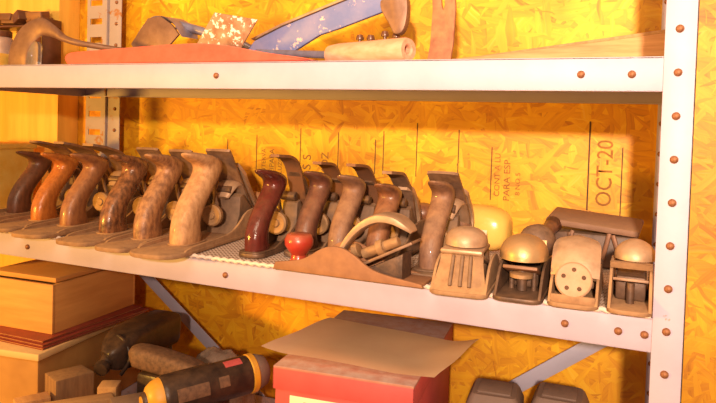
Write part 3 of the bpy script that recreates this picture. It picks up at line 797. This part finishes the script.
for i, (x, y, z, w_, d_, h, lab) in enumerate(((-1.235, .16, -.26, .075, .07, .118, 'pale yellow wooden box at the far left beside the bench planes'),)):
    t = thing('wooden_box', lab, 'box', (x, y, z)); b = BM(); box(b, -w_, w_, -d_, d_, 0, h, .002); finish('body', b, 'carton', t)
    b = BM(); box(b, -w_-.004, w_+.004, -d_-.004, d_+.004, h, h+.010, .002); finish('lid', b, 'carton', t)
    b = BM(); box(b, .030, .040, -d_-.003, -d_, .04, .09, .001); finish('clasp', b, 'paleedge', t)

# ------------------------------------------------------------------ lower level
# crate
t = thing('wooden_crate', 'large tan wooden crate with pale rim carrying the books at lower left', 'crate', (-.858, -.012, LOW), 8)
b = BM(); box(b, -.228, -.004, .004, .27, 0, .126, .003); finish('body', b, 'crate', t)
b = BM(); box(b, -.230, 0, 0, .275, .126, .137, .0025); finish('rim', b, 'paleedge', t)
# three thin red books
zb = LOW+.137
for i, (dx, dy, w_, d_, rot, lab) in enumerate(((0, 0, .175, .23, 1, 'thin dark red book at the bottom of the stack under the plain wooden box'), (-.004, .003, .170, .235, 0, 'thin dark red book in the middle of the stack under the plain wooden box'), (-.012, .010, .165, .225, 1.5, 'thin dark red book on top of the stack, directly under the plain wooden box'))):
    t = thing('thin_book', lab, 'book', (-.868+dx, .004+dy, zb), rot, 'thin red books under the wooden box')
    b = BM(); box(b, -w_+.002, -.002, .002, d_-.002,   .0006, .0025, 0); finish('pages', b, 'pages', t)
    b = BM(); box(b, -w_, 0, 0, d_, 0, .0007); box(b, -w_, 0, 0, d_, .0024, .0031); box(b, -w_, -w_+.001, 0, d_, 0, .0031); finish('cover', b, 'bookred', t)
    zb += .0031
# plain wooden box with displaced lid
t = thing('wooden_box', 'plain wooden box with loose lid on top of the thin red books, lower left', 'box', (-.893, .043, zb+.0002), 4)
hB = .079
b = BM()
box(b, -.150, 0, 0, .006, 0, hB, .0008); box(b, -.150, 0, .194, .200, 0, hB, .0008); box(b, -.150, -.144, .005, .195, 0, hB, .0008); box(b, -.006, 0, .005, .195, 0, hB, .0008); box(b, -.147, -.003, .003, .197, 0, .004)
finish('body', b, 'boxwood', t)
b = BM(); box(b, -.146, -.006, .012, .204, hB+.0002, hB+.008, .001, RX(.0)); finish('lid', b, 'boxwood', t)

# black nailer tool
t = thing('nail_gun', 'scuffed black power tool with rounded housing, behind the yellow-ended one', 'power tool', (-.783, .145, LOW))
b = BM()
sweep(b, [(.000, -.100, .124, .012, .013), (.002, -.090, .126, .020, .020), (.000, -.070, .129, .028, .026), (-.006, -.045, .132, .031, .028), (-.010, -.010, .133, .032, .029), (-.016, .030, .132, .032, .029), (-.020, .058, .130, .031, .028), (-.021, .068, .129, .026, .024)], 20, n=5, square=True)
finish('housing', b, 'black', t, 50)
b = BM(); sweep(b, [(-.012, .035, .120, .016, .020), (-.004, .030, .07, .015, .018), (0, .028, .028, .015, .018)], 14, n=4, square=True, up=(0, 1, 0)); finish('grip', b, 'black', t)
b = BM(); box(b, -.030, .030, -.020, .07, 0, .030, .005); finish('battery', b, 'black', t)
b = BM(); lathe(b, [(.004, 0), (.011, .002), (.012, .010), (.009, .014), (.012, .020), (.013, .028)], 16, between((.008, -.120, .116), (.002, -.092, .124))); finish('nozzle', b, 'black', t)
b = BM(); sweep(b, [(.0, -.075, .155, .003, .003), (.018, -.078, .148, .003, .003), (.030, -.080, .125, .003, .003), (.018, -.086, .100, .003, .003)], 10, n=4); finish('collar', b, 'black', t)
# dusty brown tool body
t = thing('sander', 'dusty brown mottled tool body lying between the two black power tools', 'power tool', (-.700, .070, LOW))
b = BM(); sweep(b, [(-.046, -.010, .133, .012, .010), (-.036, -.006, .134, .019, .015), (.000, .002, .129, .020, .016), (.045, .012, .120, .019, .015), (.068, .018, .115, .014, .012)], 18, n=5, square=True); finish('body', b, 'brownblk', t, 50)
b = BM(); box(b, -.030, .035, -.018, .030, 0, .112, .006); finish('base', b, 'black', t)
# yellow ended driver
t = thing('cordless_driver', 'black cordless driver with yellow end cap and yellow ring, lower front', 'power tool', (-.585, .0, LOW), 0)
A, Bv = Vector((-.024, -.058, .134)), Vector((.066, .082, .146)); Ld = (Bv-A).length; MM = between(A, Bv)
b = BM(); lathe(b, [(.020, .010), (.0265, .016), (.0275, .022), (.0275, .080), (.0262, .086), (.0262, Ld-.034), (.025, Ld-.030)], 32, MM); finish('housing', b, 'black', t)
b = BM(); lathe(b, [(.001, -.006), (.010, -.005), (.018, -.001), (.023, .006), (.0255, .014), (.0262, .020)], 32, MM); finish('end_cap', b, 'yellow', t)['label'] = 'yellow rounded end cap'
b = BM(); lathe(b, [(.0005, -.009), (.0100, -.009), (.0120, -.0065), (.0125, -.003)], 24, MM); d = finish('badge', b, 'black', t)
b = BM(); lathe(b, [(.0005, -.0102), (.0078, -.0100), (.0082, -.0085)], 24, MM); finish('badge_centre', b, 'yellow', d)
b = BM(); lathe(b, [(.0245, Ld-.032), (.0268, Ld-.030), (.0268, Ld-.023), (.0245, Ld-.021)], 32, MM); finish('ring', b, 'yellow', t)['label'] = 'yellow ring'
b = BM(); lathe(b, [(.0240, Ld-.024), (.0245, Ld-.018), (.020, Ld-.006), (.010, Ld), (.001, Ld)], 28, MM); finish('chuck', b, 'batt', t)
b = BM(); sweep(b, [(.022, .020, .118, .016, .018), (.026, .014, .075, .015, .018), (.028, .010, .030, .015, .018)], 14, n=4, square=True, up=(0, 1, 0)); finish('grip', b, 'black', t)
b = BM(); box(b, .000, .056, -.030, .050, 0, .030, .005); finish('battery', b, 'black', t)
# raised side panel and red label on housing
def on_barrel(u0, u1, a0, a1, r_, th, mat, name, par):
    b = BM(); n = 6; ringsA = []
    for i in range(2):
        u = (u0, u1)[i]; outer = [MM @ Vector(((r_+th)*math.cos(a0+(a1-a0)*k/n), (r_+th)*math.sin(a0+(a1-a0)*k/n), u)) for k in range(n+1)]
        inner = [MM @ Vector(((r_-.001)*math.cos(a0+(a1-a0)*k/n), (r_-.001)*math.sin(a0+(a1-a0)*k/n), u)) for k in range(n, -1, -1)]
        ringsA.append(outer+inner)
    loft(b, ringsA); return finish(name, b, mat, par)
# find the angle on the barrel that faces a direction
def ang_for(dirv):
    d = MM.to_3x3().inverted() @ Vector(dirv); return math.atan2(d.y, d.x)
at = ang_for((.25, -.25, 1)); asd = ang_for((.6, -.6, .2))
on_barrel(.100, .124, at-.22, at+.22, .0262, .0007, grubby('pink_red_label', (.62, .12, .12), (.5, .09, .09), 60, .5), 'label_plate', t)
on_barrel(.030, .072, asd-.30, asd+.30, .0275, .0015, 'brownblk', 'side_panel', t)
on_barrel(.086, .100, asd-.35, asd+.15, .0262, .0020, 'brownblk', 'vent', t)

# crumpled knit glove/cloth
b = BM(); n = 26; rows = []
for j in range(n+1):
    r_ = []
    for i in range(n+1):
        u, v = i/n*2-1, j/n*2-1; d = max(abs(u), abs(v)); rr = math.sqrt(u*u+v*v)
        z = .118*max(0, 1-rr**3.0*.45) + .014*noise.noise(Vector((u*2.4, v*2.4, 1.3))) + .004*noise.noise(Vector((u*8, v*8, 4)))
        if d > .98: z = .001
        r_.append(b.verts.new((u*.060, v*.040, max(z, .0005))))
    rows.append(r_)
for j in range(n):
    for i in range(n): b.faces.new((rows[j][i], rows[j][i+1], rows[j+1][i+1], rows[j+1][i]))
o = finish('knit_cloth', b, 'grey', None, 80); o.location = (-.672, .180, LOW-.0); tag(o, 'rumpled grey knit cloth bundle behind the cordless driver under the diagonal brace', 'cloth')

# wooden offcuts
def offcut(label, x, y, w_, d_, h, rz, mat='offcut', tilt=0, z=LOW):
    b = BM(); box(b, -w_/2, w_/2, -d_/2, d_/2, 0, h, .0025); 
    for v in b.verts: v.co += Vector((noise.noise(v.co*40), noise.noise(v.co*40+Vector((3, 0, 0))), 0))*.0015
    o = finish('wood_offcut', b, mat); o.location = (x, y, z); o.rotation_euler = (math.radians(tilt), 0, math.radians(rz))
    tag(o, label, 'wood block', 'wood offcuts in front of the crate'); return o
offcut('squarish brown wood block standing against the right side of the crate', -.812, .004, .042, .056, .114, -20)
offcut('small tan wood block tucked under the nose of the black power tool', -.745, .015, .028, .028, .106, 30, 'offpale')
offcut('long pale stick running towards the viewer beside the brown block', -.755, -.045, .026, .110, .100, -38, 'offpale')
offcut('pale stick lying next to the grey wood block at the bottom edge', -.722, -.066, .026, .100, .094, -38, 'offpale')
offcut('greyish split wood block left of the yellow end cap', -.688, -.004, .034, .052, .102, -36, 'batt')
offcut('low reddish wood piece in the gap right of the crate corner', -.822, -.052, .026, .046, .095, -30, 'plank')

# red box, lid, label, paper
t = thing('red_box', 'red cardboard box with dusty lid and cream label, bottom centre', 'box', (-.444, -.030, LOW), 6.0)
b = BM(); box(b, 0.0025, .172, .0025, .260, 0, .185, .001); finish('body', b, 'redbox', t)
b = BM(); box(b, 0, .1745, 0, .2625, .1965, .200, .001); lid = finish('lid', b, 'redlid', t)
b = BM(); box(b, 0, .1745, 0, .0016, .172, .1975, .0005); box(b, 0, .0016, 0, .2625, .172, .1975, .0005); box(b, .1729, .1745, 0, .2625, .172, .1975, .0005); box(b, 0, .1745, .261, .2625, .172, .1975, .0005)
finish('lid_side', b, 'redbox', lid)
b = BM(); box(b, .022, .092, .0016, .0026, .128, .166, .0002); lb = finish('label', b, 'label', t)
cu = bpy.data.curves.new('t', 'FONT'); cu.body = 'TAL'; cu.size = .012
tt = bpy.data.objects.new('t', cu); col.objects.link(tt); bpy.context.view_layer.update()
me = bpy.data.meshes.new_from_object(tt.evaluated_get(bpy.context.evaluated_depsgraph_get())); bpy.data.objects.remove(tt)
me.transform(T(.040, .0012, .152) @ RX(90)); me.materials.clear(); me.materials.append(MT['batt'])
o = bpy.data.objects.new('lettering', me); col.objects.link(o); o.parent = lb

b = BM(); n = 24; th = .0004
c00, c01, c11, c10 = Vector((-.473, -.012, 0)), Vector((-.461, .161, 0)), Vector((-.229, .128, 0)), Vector((-.252, .004, 0))
zt = LOW+.200
def pz(u, v):
    z = .0022+.0018*math.sin(u*5+v*3) + .0012*math.sin(v*8+1)
    z += .006*max(0, 1-u*6)**1.5*(1-v) + .010*max(0, (u-.82)/.18)**1.6*v + .003*max(0, (u-.8)/.2)
    return zt+.0042+z
rows = []
for j in range(n+1):
    v = j/n; r_ = []
    for i in range(n+1):
        u = i/n; p = (c00*(1-u)+c10*u)*(1-v)+(c01*(1-u)+c11*u)*v
        p.y += .012*math.sin(u*PI)*v
        r_.append(b.verts.new((p.x, p.y, pz(u, v))))
    rows.append(r_)
fs = [b.faces.new((rows[j][i], rows[j][i+1], rows[j+1][i+1], rows[j+1][i])) for j in range(n) for i in range(n)]
ret = bmesh.ops.solidify(b, geom=fs, thickness=th)
tag(finish('paper_sheet', b, 'paper', None, 80), 'creased tan sheet of paper lying across the lid of the red box', 'paper')

# two taupe chamfered packs
def pack(label, x, y, w_, h, rz):
    t = thing('battery_pack', label, 'battery pack', (x, y, LOW), rz, 'taupe packs at the bottom right')
    b = BM(); rings = []
    for z, s in ((0, .94), (.004, 1), (h-.016, 1), (h-.004, .86), (h, .78)):
        rings.append([(px*s, py*s, z) for px, py in rrect(-w_/2, w_/2, -.036, .036, .009, 4)])
    loft(b, rings); finish('body', b, 'batt', t, 30)
    b = BM(); box(b, -w_*.30, w_*.30, -.022, .022, h-.001, h+.0025, .001); finish('top_plate', b, 'batt', t)
pack('taupe dusty plastic pack with square shoulders, right of the red box', -.208, .135, .070, .158, 6)
pack('taupe dusty plastic pack, rightmost of the two beneath the diagonal brace', -.130, .160, .070, .158, 2)
